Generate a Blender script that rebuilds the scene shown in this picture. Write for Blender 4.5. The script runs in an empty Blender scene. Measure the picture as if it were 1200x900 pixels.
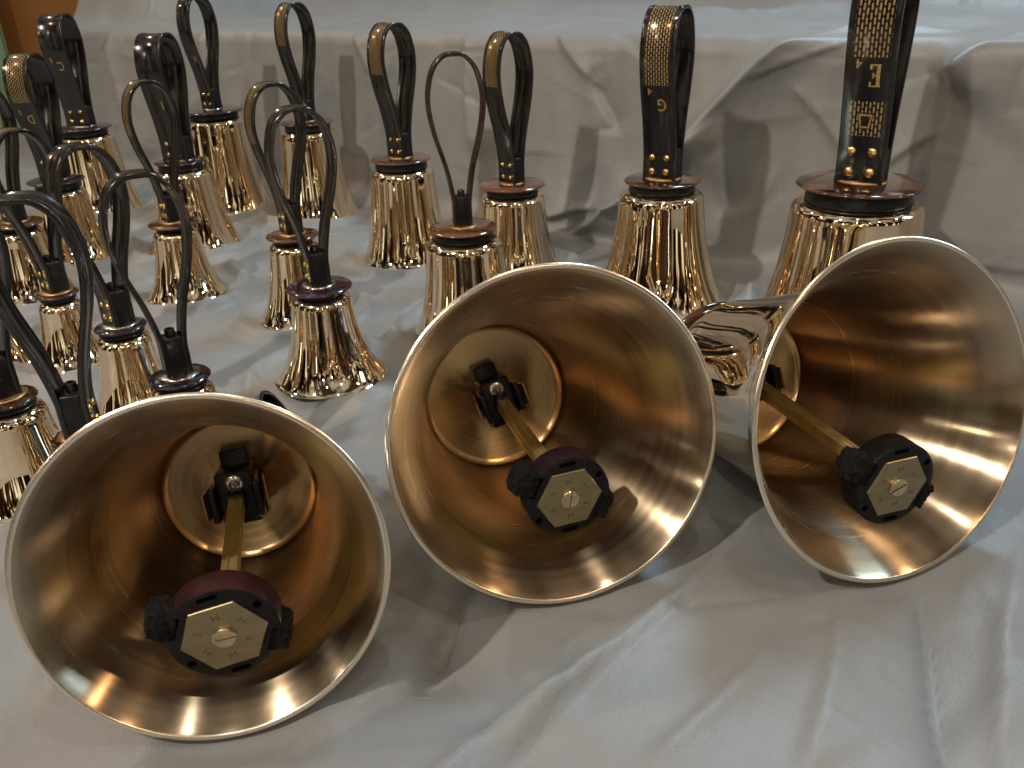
import bpy, bmesh, math, random
import numpy as np
from mathutils import Vector, Matrix, Quaternion

random.seed(7)
sc = bpy.context.scene
COL = sc.collection
PI = math.pi

# ------------------------------------------------------------------ camera
cam_d = bpy.data.cameras.new('camera')
cam = bpy.data.objects.new('camera', cam_d); COL.objects.link(cam); sc.camera = cam
pitch, roll = math.radians(26.0), math.radians(-2.2)
F = Vector((0, math.cos(pitch), -math.sin(pitch))); R0 = Vector((1, 0, 0)); U0 = R0.cross(F)
Rv = R0*math.cos(roll) + U0*math.sin(roll); Uv = U0*math.cos(roll) - R0*math.sin(roll)
M = Matrix((Rv, Uv, -F)).transposed().to_4x4(); M.translation = Vector((0, 0, .40))
cam.matrix_world = M
cam_d.sensor_width = 36.0; cam_d.lens = 30.0
cam_d.clip_start = .01; cam_d.clip_end = 60
cam_d.dof.use_dof = True; cam_d.dof.focus_distance = .62; cam_d.dof.aperture_fstop = 22.0

# ------------------------------------------------------------------ exposure
vs = sc.view_settings
vs.view_transform = 'Standard'; vs.look = 'None'; vs.exposure = 0.42; vs.gamma = 1.0
sc.render.engine = 'CYCLES'
sc.cycles.max_bounces = 10; sc.cycles.glossy_bounces = 7; sc.cycles.diffuse_bounces = 4
sc.cycles.caustics_reflective = True; sc.cycles.blur_glossy = .4
sc.cycles.sample_clamp_indirect = 10.0

# ------------------------------------------------------------------ world: the dim warm room round the table
w = bpy.data.worlds.new('World'); sc.world = w; w.use_nodes = True
nt = w.node_tree; nt.nodes.clear()
def N(t, k, **kw):
    n = t.nodes.new(k)
    for a, b in kw.items(): setattr(n, a, b)
    return n
def ramp(t, pts, interp='LINEAR'):
    r = t.nodes.new('ShaderNodeValToRGB'); r.color_ramp.interpolation = interp
    e = r.color_ramp.elements
    e[0].position, e[0].color = pts[0][0], (*pts[0][1], 1)
    e[1].position, e[1].color = pts[-1][0], (*pts[-1][1], 1)
    for p, c in pts[1:-1]:
        x = e.new(p); x.color = (*c, 1)
    return r
tc = N(nt, 'ShaderNodeTexCoord')
mp = N(nt, 'ShaderNodeMapping'); mp.inputs['Scale'].default_value = (8.5, 8.5, 1.0)
nt.links.new(tc.outputs['Generated'], mp.inputs['Vector'])
nz = N(nt, 'ShaderNodeTexNoise'); nz.inputs['Scale'].default_value = 1.25; nz.inputs['Detail'].default_value = 2.2
nz.inputs['Roughness'].default_value = .62
nt.links.new(mp.outputs[0], nz.inputs['Vector'])
rp = ramp(nt, [(.40, (.02, .011, .006)), (.48, (.22, .11, .045)), (.545, (.55, .30, .13)), (.575, (2.2, 1.5, .85)), (.615, (10, 9.2, 7.2))])
# pale ceiling overhead, broken up by darker noise patches
sp = N(nt, 'ShaderNodeSeparateXYZ'); nt.links.new(tc.outputs['Generated'], sp.inputs[0])
cl = ramp(nt, [(.50, (0, 0, 0)), (.66, (1, 1, 1))]); nt.links.new(sp.outputs[2], cl.inputs[0])
nc = N(nt, 'ShaderNodeTexNoise'); nc.inputs['Scale'].default_value = 3.2; nc.inputs['Detail'].default_value = 1.5
nt.links.new(tc.outputs['Generated'], nc.inputs['Vector'])
cr = ramp(nt, [(.42, (.35, .27, .20)), (.56, (4.2, 3.8, 3.1))]); nt.links.new(nc.outputs['Fac'], cr.inputs[0])
mxw = N(nt, 'ShaderNodeMix'); mxw.data_type = 'RGBA'; nt.links.new(cl.outputs[0], mxw.inputs[0])
nt.links.new(rp.outputs[0], mxw.inputs[6]); nt.links.new(cr.outputs[0], mxw.inputs[7])
nt.links.new(nz.outputs['Fac'], rp.inputs[0])
bg = N(nt, 'ShaderNodeBackground'); bg.inputs['Strength'].default_value = .072
nt.links.new(mxw.outputs[2], bg.inputs['Color'])
wo = N(nt, 'ShaderNodeOutputWorld'); nt.links.new(bg.outputs[0], wo.inputs[0])

# ------------------------------------------------------------------ lamps of the room
def lamp(name, loc, target, size, power, color, shape='DISK', size_y=None, spread=None):
    d = bpy.data.lights.new(name, 'AREA'); d.shape = shape; d.size = size
    if size_y: d.size_y = size_y
    d.energy = power; d.color = color
    if spread: d.spread = math.radians(spread)
    o = bpy.data.objects.new(name, d); COL.objects.link(o)
    o.location = loc
    o.rotation_euler = (Vector(target)-Vector(loc)).to_track_quat('-Z', 'Y').to_euler()
    return o
WARM = (1.0, .88, .74); WARM2 = (1.0, .60, .30); COOL = (.56, .82, 1.0)
lamp('ceiling_lamp', (-1.35, -.55, 2.1), (0, .9, 0), .09, 35, WARM)
lamp('ceiling_lamp', (-.35, -1.6, 2.2), (0, .9, .1), .07, 5, WARM)
lamp('ceiling_lamp', (1.3, -1.3, 2.2), (0, .9, .1), .10, 6, WARM2)
lamp('ceiling_lamp', (-2.4, .9, 2.0), (0, .9, 0), .12, 12, WARM2)
lamp('ceiling_lamp', (-.9, -3.0, 2.3), (0, .9, .1), .10, 5, WARM)
lamp('ceiling_lamp', (.7, -3.2, 2.3), (0, .9, .1), .10, 4, WARM2)
lamp('ceiling_lamp', (2.6, .2, 2.3), (0, .9, .1), .14, 10, WARM2)
lamp('ceiling_lamp', (-3.2, -1.6, 2.0), (0, .9, .1), .14, 6, WARM)
lamp('ceiling_lamp', (-1.9, 2.2, 2.3), (-.3, 1.0, 0), .12, 9, WARM)
lamp('ceiling_lamp', (.2, .1, 2.4), (0, .6, 0), .07, 5, WARM)
lamp('window_light', (1.1, 2.1, 2.4), (.1, .7, 0), .5, 33, COOL, 'RECTANGLE', .4)
lamp('window_light', (2.5, .9, 1.4), (.2, .9, 0), .35, 9, COOL, 'RECTANGLE', .7)

# ------------------------------------------------------------------ materials
def principled(name, color, rough=.5, metal=0.0, **kw):
    m = bpy.data.materials.new(name); m.use_nodes = True
    b = m.node_tree.nodes['Principled BSDF']
    b.inputs['Base Color'].default_value = (*color, 1)
    b.inputs['Roughness'].default_value = rough; b.inputs['Metallic'].default_value = metal
    for k, v in kw.items(): b.inputs[k].default_value = v
    return m, m.node_tree, b
def math_n(t, op, a, b=None, c=None):
    n = t.nodes.new('ShaderNodeMath'); n.operation = op
    for i, v in enumerate((a, b, c)):
        if v is None: continue
        if isinstance(v, (int, float)): n.inputs[i].default_value = v
        else: t.links.new(v, n.inputs[i])
    return n.outputs[0]
def noise_col(t, b, scale, c1, c2, lo=.35, hi=.65, detail=4, coord='Object', sock='Base Color', stretch=None):
    c = t.nodes.new('ShaderNodeTexCoord'); n = t.nodes.new('ShaderNodeTexNoise')
    n.inputs['Scale'].default_value = scale; n.inputs['Detail'].default_value = detail
    src = c.outputs[coord]
    if stretch:
        q = t.nodes.new('ShaderNodeMapping'); q.inputs['Scale'].default_value = stretch
        t.links.new(src, q.inputs[0]); src = q.outputs[0]
    t.links.new(src, n.inputs['Vector'])
    r = ramp(t, [(lo, c1), (hi, c2)]); t.links.new(n.outputs['Fac'], r.inputs[0])
    if sock: t.links.new(r.outputs[0], b.inputs[sock])
    return n, r
def bump(t, b, height, strength, dist):
    n = t.nodes.new('ShaderNodeBump'); n.inputs['Strength'].default_value = strength; n.inputs['Distance'].default_value = dist
    t.links.new(height, n.inputs['Height']); t.links.new(n.outputs[0], b.inputs['Normal']); return n

# polished outer bronze: mirror with the slight waviness of a hand-polished casting
BRONZE, t, b = principled('polished_bronze', (.86, .70, .48), .03, 1.0)
n, r = noise_col(t, b, 9, (.90, .73, .52), (.94, .79, .60))
c = t.nodes.new('ShaderNodeTexCoord'); q = t.nodes.new('ShaderNodeMapping'); q.inputs['Scale'].default_value = (46, 46, 5)
t.links.new(c.outputs['Object'], q.inputs[0]); n2 = t.nodes.new('ShaderNodeTexNoise'); n2.inputs['Scale'].default_value = 1.0
n2.inputs['Detail'].default_value = 1.5; t.links.new(q.outputs[0], n2.inputs['Vector'])
sz = t.nodes.new('ShaderNodeSeparateXYZ'); t.links.new(c.outputs['Object'], sz.inputs[0])
fade = t.nodes.new('ShaderNodeMath'); fade.operation = 'MULTIPLY'; fade.use_clamp = True; fade.inputs[1].default_value = 22.0; t.links.new(math_n(t, 'SUBTRACT', sz.outputs[2], .035), fade.inputs[0])
bump(t, b, math_n(t, 'MULTIPLY', n2.outputs['Fac'], fade.outputs[0]), .18, .003)
# turned inner bronze: fine lathe lines round the axis
def turned(name, c1, c2, rough, aniso, line, strength):
    m, t, b = principled(name, c1, rough, 1.0)
    b.inputs['Anisotropic'].default_value = aniso
    b.inputs['Anisotropic Rotation'].default_value = 0.25
    tg = t.nodes.new('ShaderNodeTangent'); tg.direction_type = 'RADIAL'; tg.axis = 'Z'
    t.links.new(tg.outputs[0], b.inputs['Tangent'])
    c = t.nodes.new('ShaderNodeTexCoord'); sx = t.nodes.new('ShaderNodeSeparateXYZ'); t.links.new(c.outputs['Object'], sx.inputs[0])
    n = t.nodes.new('ShaderNodeTexNoise'); n.noise_dimensions = '1D'; n.inputs['Scale'].default_value = line
    n.inputs['Detail'].default_value = 6; n.inputs['Roughness'].default_value = .8
    rr = math_n(t, 'SQRT', math_n(t, 'ADD', math_n(t, 'MULTIPLY', sx.outputs[0], sx.outputs[0]), math_n(t, 'MULTIPLY', sx.outputs[1], sx.outputs[1])))
    wv = math_n(t, 'ADD', math_n(t, 'MULTIPLY', sx.outputs[2], .8), rr)
    t.links.new(wv, n.inputs['W'])
    big = t.nodes.new('ShaderNodeTexNoise'); big.inputs['Scale'].default_value = 14; big.inputs['Detail'].default_value = 4
    t.links.new(c.outputs['Object'], big.inputs['Vector'])
    mixv = math_n(t, 'ADD', math_n(t, 'MULTIPLY', n.outputs['Fac'], .48), math_n(t, 'MULTIPLY', big.outputs['Fac'], .52))
    r = ramp(t, [(.38, c1), (.62, c2)]); t.links.new(mixv, r.inputs[0]); t.links.new(r.outputs[0], b.inputs['Base Color'])
    r2 = ramp(t, [(.3, (rough*.75,)*3), (.7, (rough*1.25,)*3)]); t.links.new(mixv, r2.inputs[0]); t.links.new(r2.outputs[0], b.inputs['Roughness'])
    if strength > .25: pass
    else: bump(t, b, n.outputs['Fac'], strength*.5, .0004)
    return m
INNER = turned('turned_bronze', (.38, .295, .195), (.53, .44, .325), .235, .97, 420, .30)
CROWN = turned('turned_crown_bronze', (.60, .39, .19), (.70, .50, .27), .22, .7, 300, .2)
LIP = turned('machined_lip', (.82, .74, .62), (.88, .80, .68), .26, .5, 900, .15)

BLACK, t, b = principled('black_leather_strap', (.008, .008, .009), .16); b.inputs['Specular IOR Level'].default_value = .6
n, r = noise_col(t, b, 60, (.006, .006, .007), (.013, .012, .012)); bump(t, b, n.outputs['Fac'], .25, .0008)
r2 = ramp(t, [(.3, (.10,)*3), (.7, (.24,)*3)]); t.links.new(n.outputs['Fac'], r2.inputs[0]); t.links.new(r2.outputs[0], b.inputs['Roughness'])
BLOCK, t, b = principled('black_block_plastic', (.006, .007, .008), .34); b.inputs['Specular IOR Level'].default_value = .3
n, r = noise_col(t, b, 90, (.004, .005, .006), (.010, .011, .013)); bump(t, b, n.outputs['Fac'], .2, .0006)
BROWNSTRAP, t, b = principled('brown_strap', (.022, .011, .010), .16)
n, r = noise_col(t, b, 60, (.014, .008, .007), (.034, .017, .014))

def disc_mat(name, c1, c2):
    m, t, b = principled(name, c1, .09)
    b.inputs['Coat Weight'].default_value = .6; b.inputs['Coat Roughness'].default_value = .04
    b.inputs['Specular IOR Level'].default_value = .7
    noise_col(t, b, 16, c1, c2, .42, .60, 6, stretch=(1, 2.2, 1))
    return m
DISC_BROWN = disc_mat('tortoise_disc_brown', (.020, .007, .004), (.13, .055, .028))
DISC_PURPLE = disc_mat('tortoise_disc_purple', (.006, .004, .010), (.035, .014, .035))
BRASS, t, b = principled('brass', (.72, .60, .26), .50, 1.0); noise_col(t, b, 55, (.74, .62, .26), (.92, .80, .42), .35, .65, 6)
PLATE, t, b = principled('brass_plate', (.62, .53, .33), .36, 1.0)
n, r = noise_col(t, b, 70, (.30, .245, .135), (.37, .31, .18), .3, .7, 4, stretch=(1, 4, 1)); bump(t, b, n.outputs['Fac'], .15, .0003)
SCREW, t, b = principled('screw_brass', (.75, .66, .44), .25, 1.0); noise_col(t, b, 200, (.50, .42, .25), (.68, .59, .38))
ENGR, t, b = principled('engraving_shadow', (.14, .11, .05), .6, .6); noise_col(t, b, 200, (.09, .07, .03), (.19, .15, .08))
GOLD, t, b = principled('gold_rivet', (.83, .58, .20), .2, 1.0); noise_col(t, b, 400, (.70, .47, .14), (.90, .66, .26))
PRINT, t, b = principled('gold_foil_print', (.40, .27, .10), .4, .5); noise_col(t, b, 300, (.30, .19, .06), (.55, .38, .15))
STEEL, t, b = principled('bolt_steel', (.62, .60, .57), .18, 1.0); noise_col(t, b, 300, (.45, .43, .41), (.72, .70, .67))
BLACKSTEEL, t, b = principled('black_bolt', (.03, .03, .03), .3, .8); noise_col(t, b, 300, (.02, .02, .02), (.06, .055, .05))
RUBBER, t, b = principled('clapper_black', (.005, .0045, .005), .45); b.inputs['Specular IOR Level'].default_value = .22; n, r = noise_col(t, b, 120, (.003, .0026, .003), (.008, .007, .008)); bump(t, b, n.outputs['Fac'], .2, .0006)
WINE, t, b = principled('clapper_wine', (.045, .008, .012), .3); b.inputs['Specular IOR Level'].default_value = .4; noise_col(t, b, 40, (.012, .005, .006), (.042, .015, .017), .35, .65, 5)
AUBERGINE, t, b = principled('clapper_aubergine', (.012, .006, .010), .34); noise_col(t, b, 40, (.008, .004, .007), (.022, .010, .018))
FELT, t, b = principled('felt_pad', (.004, .003, .004), .8); b.inputs['Specular IOR Level'].default_value = .25; n, r = noise_col(t, b, 260, (.0015, .0015, .0015), (.007, .0055, .0055), .4, .7, 8); bump(t, b, n.outputs['Fac'], .9, .002)
LEAF, t, b = principled('leaf_spring_brass', (.50, .30, .12), .35, .9); noise_col(t, b, 60, (.36, .20, .08), (.60, .38, .17))

def strap_print(name, top_lo, extra, pu):
    """black strap face with a foil weave of staggered links printed from the top of the loop down"""
    m, t, b = principled(name, (.008, .008, .009), .15); b.inputs['Specular IOR Level'].default_value = .6
    uv = t.nodes.new('ShaderNodeUVMap'); uv.uv_map = 'UVMap'
    s = t.nodes.new('ShaderNodeSeparateXYZ'); t.links.new(uv.outputs[0], s.inputs[0])
    u, v = s.outputs[0], s.outputs[1]
    pv = 1/13.0
    cv = math_n(t, 'ADD', math_n(t, 'DIVIDE', v, pv), .5)
    col = math_n(t, 'FLOOR', cv)
    fv = math_n(t, 'ABSOLUTE', math_n(t, 'SUBTRACT', math_n(t, 'FRACT', cv), .5))
    off = math_n(t, 'MULTIPLY', math_n(t, 'MODULO', math_n(t, 'ADD', col, 40), 2.0), .5)
    fu = math_n(t, 'ABSOLUTE', math_n(t, 'SUBTRACT', math_n(t, 'FRACT', math_n(t, 'ADD', math_n(t, 'DIVIDE', u, pu), off)), .5))
    link = math_n(t, 'LESS_THAN', math_n(t, 'ADD', math_n(t, 'POWER', math_n(t, 'MULTIPLY', fv, 4.1), 3.0), math_n(t, 'POWER', math_n(t, 'MULTIPLY', fu, 2.5), 3.0)), 1.0)
    band = math_n(t, 'LESS_THAN', math_n(t, 'ABSOLUTE', v), .37)
    au = math_n(t, 'ABSOLUTE', u)
    reg = math_n(t, 'LESS_THAN', au, top_lo)
    if extra:
        lo, hi = extra
        reg = math_n(t, 'MAXIMUM', reg, math_n(t, 'MULTIPLY', math_n(t, 'GREATER_THAN', au, lo), math_n(t, 'LESS_THAN', au, hi)))
    mask = math_n(t, 'MULTIPLY', math_n(t, 'MULTIPLY', link, band), reg)
    wn = t.nodes.new('ShaderNodeTexNoise'); wn.inputs['Scale'].default_value = 420; wn.inputs['Detail'].default_value = 5
    c = t.nodes.new('ShaderNodeTexCoord'); t.links.new(c.outputs['Object'], wn.inputs['Vector'])
    wear = math_n(t, 'GREATER_THAN', wn.outputs['Fac'], .33)
    mask = math_n(t, 'MULTIPLY', mask, wear)
    mx = t.nodes.new('ShaderNodeMix'); mx.data_type = 'RGBA'
    t.links.new(mask, mx.inputs[0]); mx.inputs[6].default_value = (.007, .007, .008, 1); mx.inputs[7].default_value = (.32, .215, .085, 1)
    t.links.new(mx.outputs[2], b.inputs['Base Color'])
    t.links.new(math_n(t, 'MULTIPLY', mask, .35), b.inputs['Metallic'])
    t.links.new(math_n(t, 'ADD', math_n(t, 'MULTIPLY', mask, .18), .15), b.inputs['Roughness'])
    return m
PRINT_TOP = strap_print('strap_with_foil_weave', .080, None, .0052)
PRINT_G = strap_print('strap_with_long_foil_weave', .097, None, .0056)
PRINT_E = strap_print('strap_with_two_foil_weaves', .118, (.163, .200), .0088)

CLOTH, t, b = principled('grey_tablecloth', (.27, .272, .275), .48)
b.inputs['Sheen Weight'].default_value = .15; b.inputs['Sheen Roughness'].default_value = .4
n, r = noise_col(t, b, 3.0, (.168, .179, .189), (.200, .208, .214), .3, .7, 6)
c = t.nodes.new('ShaderNodeTexCoord')
na = t.nodes.new('ShaderNodeTexNoise'); na.inputs['Scale'].default_value = 700; na.inputs['Detail'].default_value = 3; t.links.new(c.outputs['Object'], na.inputs['Vector'])
nb = t.nodes.new('ShaderNodeTexNoise'); nb.inputs['Scale'].default_value = 26; nb.inputs['Detail'].default_value = 7; nb.inputs['Roughness'].default_value = .6; t.links.new(c.outputs['Object'], nb.inputs['Vector'])
bump(t, b, math_n(t, 'ADD', math_n(t, 'MULTIPLY', na.outputs['Fac'], .16), nb.outputs['Fac']), .5, .004)

WALL, t, b = principled('orange_wall_paint', (.45, .19, .04), .6); noise_col(t, b, 3, (.40, .165, .034), (.50, .21, .046))
CURT, t, b = principled('green_curtain_fabric', (.2, .3, .17), .8); noise_col(t, b, 8, (.24, .36, .19), (.34, .48, .28), stretch=(1, 1, .1))
FLOOR, t, b = principled('dark_floor', (.05, .03, .02), .6); noise_col(t, b, 4, (.035, .02, .014), (.07, .045, .03))

# ------------------------------------------------------------------ mesh helpers
def link(name, me, mat=None, parent=None, smooth=True):
    o = bpy.data.objects.new(name, me); COL.objects.link(o)
    if mat is not None:
        mats = mat if isinstance(mat, (list, tuple)) else [mat]
        if not me.materials:
            for m_ in mats: me.materials.append(m_)
    if smooth: me.polygons.foreach_set('use_smooth', [True]*len(me.polygons))
    if parent is not None: o.parent = parent
    return o
def mesh_from(name, V, Fc, mi=None):
    me = bpy.data.meshes.new(name); me.from_pydata([tuple(v) for v in V], [], Fc); me.update()
    if mi is not None: me.polygons.foreach_set('material_index', mi)
    return me
def bm_mesh(name, bm):
    me = bpy.data.meshes.new(name); bm.to_mesh(me); bm.free(); return me
def sharp(me, ang=35):
    bm = bmesh.new(); bm.from_mesh(me)
    for e in bm.edges:
        if len(e.link_faces) == 2 and e.calc_face_angle(0) > math.radians(ang): e.smooth = False
    bm.to_mesh(me); bm.free()
def lathe(name, prof, seg=96, mi=None, close_ends=True):
    """prof: (r, z) list revolved about Z; mi: material index per profile span"""
    V, Fc, MI = [], [], []
    for (r, z) in prof:
        if r < 1e-6: V.append((0, 0, z)); continue
        for k in range(seg):
            a = 2*PI*k/seg; V.append((r*math.cos(a), r*math.sin(a), z))
    start, i = [], 0
    for (r, z) in prof:
        start.append(i); i += 1 if r < 1e-6 else seg
    for j in range(len(prof)-1):
        a, c_ = start[j], start[j+1]; ra, rc = prof[j][0] < 1e-6, prof[j+1][0] < 1e-6
        for k in range(seg):
            k2 = (k+1) % seg
            if ra and rc: continue
            if ra: f = (a, c_+k2, c_+k)
            elif rc: f = (a+k, a+k2, c_)
            else: f = (a+k, a+k2, c_+k2, c_+k)
            Fc.append(f); MI.append(mi[j] if mi else 0)
    return mesh_from(name, V, Fc, MI)
def smooth_curve(pts, n):
    """Catmull-Rom through pts -> n samples at even spacing"""
    P = [Vector(p) for p in pts]; P = [P[0]*2-P[1]] + P + [P[-1]*2-P[-2]]
    out = []
    for i in range(1, len(P)-2):
        for k in range(16):
            s = k/16; a, b_, c_, d = P[i-1], P[i], P[i+1], P[i+2]
            out.append(.5*((2*b_)+(c_-a)*s+(2*a-5*b_+4*c_-d)*s*s+(3*b_-a-3*c_+d)*s**3))
    out.append(P[-2])
    L = [0]
    for i in range(1, len(out)): L.append(L[-1]+(out[i]-out[i-1]).length)
    res = []; j = 0
    for k in range(n):
        d = L[-1]*k/(n-1)
        while j < len(L)-2 and L[j+1] < d: j += 1
        s = (d-L[j])/max(L[j+1]-L[j], 1e-9); res.append(out[j].lerp(out[j+1], min(max(s, 0), 1)))
    return res, L[-1]
def box(name, sx, sy, sz, bev=.001, z0=0.0, seg=2):
    bm = bmesh.new(); bmesh.ops.create_cube(bm, size=1)
    for v in bm.verts: v.co = Vector((v.co.x*sx, v.co.y*sy, (v.co.z+.5)*sz+z0))
    if bev: bmesh.ops.bevel(bm, geom=bm.edges[:], offset=bev, segments=seg, affect='EDGES', profile=.5)
    return bm_mesh(name, bm)
def cyl(name, r, h, seg=32, bev=0, z0=0.0, r2=None):
    bm = bmesh.new(); bmesh.ops.create_cone(bm, cap_ends=True, segments=seg, radius1=r, radius2=r if r2 is None else r2, depth=h)
    for v in bm.verts: v.co.z += h/2+z0
    if bev:
        ed = [e for e in bm.edges if e.calc_face_angle(0) > .9]
        bmesh.ops.bevel(bm, geom=ed, offset=bev, segments=2, affect='EDGES', profile=.5)
    me = bm_mesh(name, bm); sharp(me, 40); return me
def text_mesh(name, s, size, depth=.0001, font_scale=(1, 1)):
    cu = bpy.data.curves.new(name, 'FONT'); cu.body = s; cu.size = size; cu.extrude = depth
    cu.align_x = 'CENTER'; cu.align_y = 'CENTER'; cu.resolution_u = 3
    o = bpy.data.objects.new(name, cu); COL.objects.link(o)
    dg = bpy.context.evaluated_depsgraph_get()
    me = bpy.data.meshes.new_from_object(o.evaluated_get(dg)); me.name = name
    bpy.data.objects.remove(o, do_unlink=True)
    for v in me.vertices: v.co.x *= font_scale[0]; v.co.y *= font_scale[1]
    return me
def serif_e(name, h):
    """slab-serif capital E as on the strap, in the XY plane"""
    w_ = h*.50; th = h*.10
    def R(x0, y0, x1, y1): return [(x0, y0), (x1, y0), (x1, y1), (x0, y1)]
    rects = [R(-w_*.42, -h/2, -w_*.10, h/2), R(-w_*.5, h/2-th*.6, w_*.5, h/2), R(-w_*.5, -h/2, w_*.5, -h/2+th*.6),
             R(w_*.32, h/2-th*2.2, w_*.5, h/2-th*.6), R(w_*.32, -h/2+th*.6, w_*.5, -h/2+th*2.2),
             R(-w_*.10, -th*.3, w_*.20, th*.3), R(w_*.12, -th*1.2, w_*.24, th*1.2)]
    V, Fc = [], []
    for i, r_ in enumerate(rects):
        z = .00008+.00001*i; k = len(V)
        V += [(x, y, z) for x, y in r_]+[(x, y, -.0001) for x, y in r_]
        Fc += [(k, k+1, k+2, k+3), (k, k+4, k+5, k+1), (k+1, k+5, k+6, k+2), (k+2, k+6, k+7, k+3), (k+3, k+7, k+4, k)]
    return mesh_from(name, V, Fc)

# ------------------------------------------------------------------ the setting
def vnoise(x, y, seed):
    rs = np.random.RandomState(seed); T = rs.rand(256, 256)
    xi = np.floor(x).astype(int); yi = np.floor(y).astype(int); fx = x-xi; fy = y-yi
    fx = fx*fx*fx*(fx*(fx*6-15)+10); fy = fy*fy*fy*(fy*(fy*6-15)+10)
    a = T[xi % 256, yi % 256]; b_ = T[(xi+1) % 256, yi % 256]; c_ = T[xi % 256, (yi+1) % 256]; d = T[(xi+1) % 256, (yi+1) % 256]
    return (a*(1-fx)+b_*fx)*(1-fy)+(c_*(1-fx)+d*fx)*fy-.5
def ridged(x, y, seed): return 1-np.abs(vnoise(x, y, seed))*4
def sstep(a, b_, x):
    s = np.clip((x-a)/(b_-a), 0, 1); return s*s*(3-2*s)

# every bell of the table: x, y, diameter, height, shoulder ratio, collar diameter, strap yaw (to camera), strap width, handle length ...
BELLS = [
 dict(p=(-.794, 1.679), D=.160, h=.147, sr=.66, c=.105, yaw=58, sw=.045, L=.193, disc='p', text='C', sup='5',
      label='farthest left bell of the back row, broad lettered strap against the orange wall', ),
 dict(p=(-.535, 1.655), D=.165, h=.172, sr=.66, c=.110, yaw=42, sw=.030, L=.191, disc='p', text='A', sup=None,
      label='tall back row bell with thin wide purple collar, second from the left'),
 dict(p=(-.521, 1.402), D=.155, h=.130, sr=.62, c=.080, yaw=56, sw=.043, L=.187, disc='p', text='1', sup=None,
      label='standing bell with plain broad glossy strap, half hidden behind a smaller patterned looped bell'),
 dict(p=(-.350, 1.590), D=.152, h=.154, sr=.66, c=.095, yaw=42, sw=.030, L=.192, disc='b', pat='top',
      label='back row bell with gold patterned strap, behind two overlapping loops'),
 dict(p=(-.153, 1.295), D=.145, h=.140, sr=.66, c=.090, yaw=44, sw=.032, L=.183, disc='b', pat='top',
      label='brown collared bell by the drape, just left of the thin brown loop'),
 dict(p=(.011, 1.223), D=.140, h=.112, sr=.66, c=.095, yaw=44, sw=.032, L=.198, disc='b', pat='top',
      label='back row bell with gold patterned top strap, just right of the thin looped bell'),
 dict(p=(-.051, .994), D=.135, h=.115, sr=.68, c=.083, yaw=8, sw=.016, L=.191, disc='b', strap='brown', block=.03,
      label='standing bell with very thin brown looped handle behind the middle lying bell'),
 dict(p=(.194, 1.049), D=.185, h=.150, sr=.56, c=.093, yaw=68, sw=.042, L=.192, disc='b', pat='g', text='G', sup='4',
      label='standing bell marked G 4 in gold on its broad strap'),
 dict(p=(.396, .946), D=.215, h=.155, sr=.66, c=.137, yaw=76, sw=.051, L=.235, disc='b', pat='e', text='E', sup='4',
      label='largest standing bell marked E 4 with wide brown collar, behind the right lying bell'),
 dict(p=(-.201, .865), D=.123, h=.098, sr=.52, c=.070, yaw=14, sw=.024, L=.180, disc='p',
      label='unobstructed bell with dark purple collar between left and middle lying bells'),
 dict(p=(-.269, 1.052), D=.115, h=.103, sr=.54, c=.066, yaw=20, sw=.026, L=.178, disc='b', pat='top',
      label='small brown collared bell directly behind the fully visible purple collared bell'),
 dict(p=(-.457, 1.161), D=.112, h=.096, sr=.54, c=.068, yaw=20, sw=.024, L=.182, disc='b', pat='top',
      label='small bell with patterned narrow loop, standing clear in front of the broad strapped bell'),
 dict(p=(-.290, .678), D=.098, h=.085, sr=.56, c=.053, yaw=9, sw=.018, L=.173, disc='p',
      label='small bell with slim edge-on loop right behind the rim of the left lying bell'),
 dict(p=(-.388, .797), D=.100, h=.088, sr=.52, c=.050, yaw=24, sw=.026, L=.173, disc='p',
      label='small riveted strap bell behind the left lying bell, crossed by a slim loop'),
 dict(p=(-.705, 1.360), D=.130, h=.115, sr=.62, c=.085, yaw=54, sw=.039, L=.182, disc='p', pat='top', text='D', sup='5',
      label='bell at the left with gold patterned broad strap lettered D, purple collar below'),
 dict(p=(-.518, .935), D=.090, h=.078, sr=.52, c=.047, yaw=22, sw=.026, L=.179, disc='b', pat='top',
      label='small bell near the left edge with brown collar and four brass rivets facing forward'),
 dict(p=(-.325, .570), D=.100, h=.088, sr=.50, c=.048, yaw=-18, sw=.024, L=.179, disc='b',
      label='nearest standing bell, huge arched loop over a block behind the left lying bell'),
 dict(p=(-.425, .645), D=.100, h=.086, sr=.58, c=.050, yaw=16, sw=.022, L=.165, disc='b',
      label='standing bell cut by the left edge of the photo, beside the left lying bell'),
 dict(p=(-.682, 1.179), D=.115, h=.100, sr=.56, c=.070, yaw=30, sw=.026, L=.178, disc='b',
      label='left edge bell partly seen under the big near loop'),
 dict(p=(-.613, .947), D=.100, h=.088, sr=.52, c=.050, yaw=30, sw=.022, L=.165, disc='b',
      label='bell almost out of the frame at the left edge, only a sliver showing'),
]
LYING = [
 dict(C=(-.1771, .3887, .099), R=.1040, az=-.1838, el=-.2576, h=.1637, roll=62, rim='wine', spin=10, slot=5, rh=.0325, yroll=4, E=(-0.1723, 0.3840, 0.0581),
      label='large bell lying on its side at the left with wine-rimmed clapper head'),
 dict(C=(.0308, .503, .1126), R=.1177, az=-.2544, el=-.2968, h=.1956, roll=70, rim='aubergine', spin=2, slot=80, rh=.031, yroll=14, E=(0.0371, 0.5036, 0.0639),
      label='large bell lying on its side in the middle with mouth towards the viewer'),
 dict(C=(.2656, .5124, .1159), R=.1206, az=-.3644, el=-.279, h=.1853, roll=80, rim='black', spin=0, slot=20, rh=.031, yroll=10, E=(0.2604, 0.4909, 0.0719),
      label='large bell lying on its side at the right, turned left so its outside shows'),
]

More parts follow.
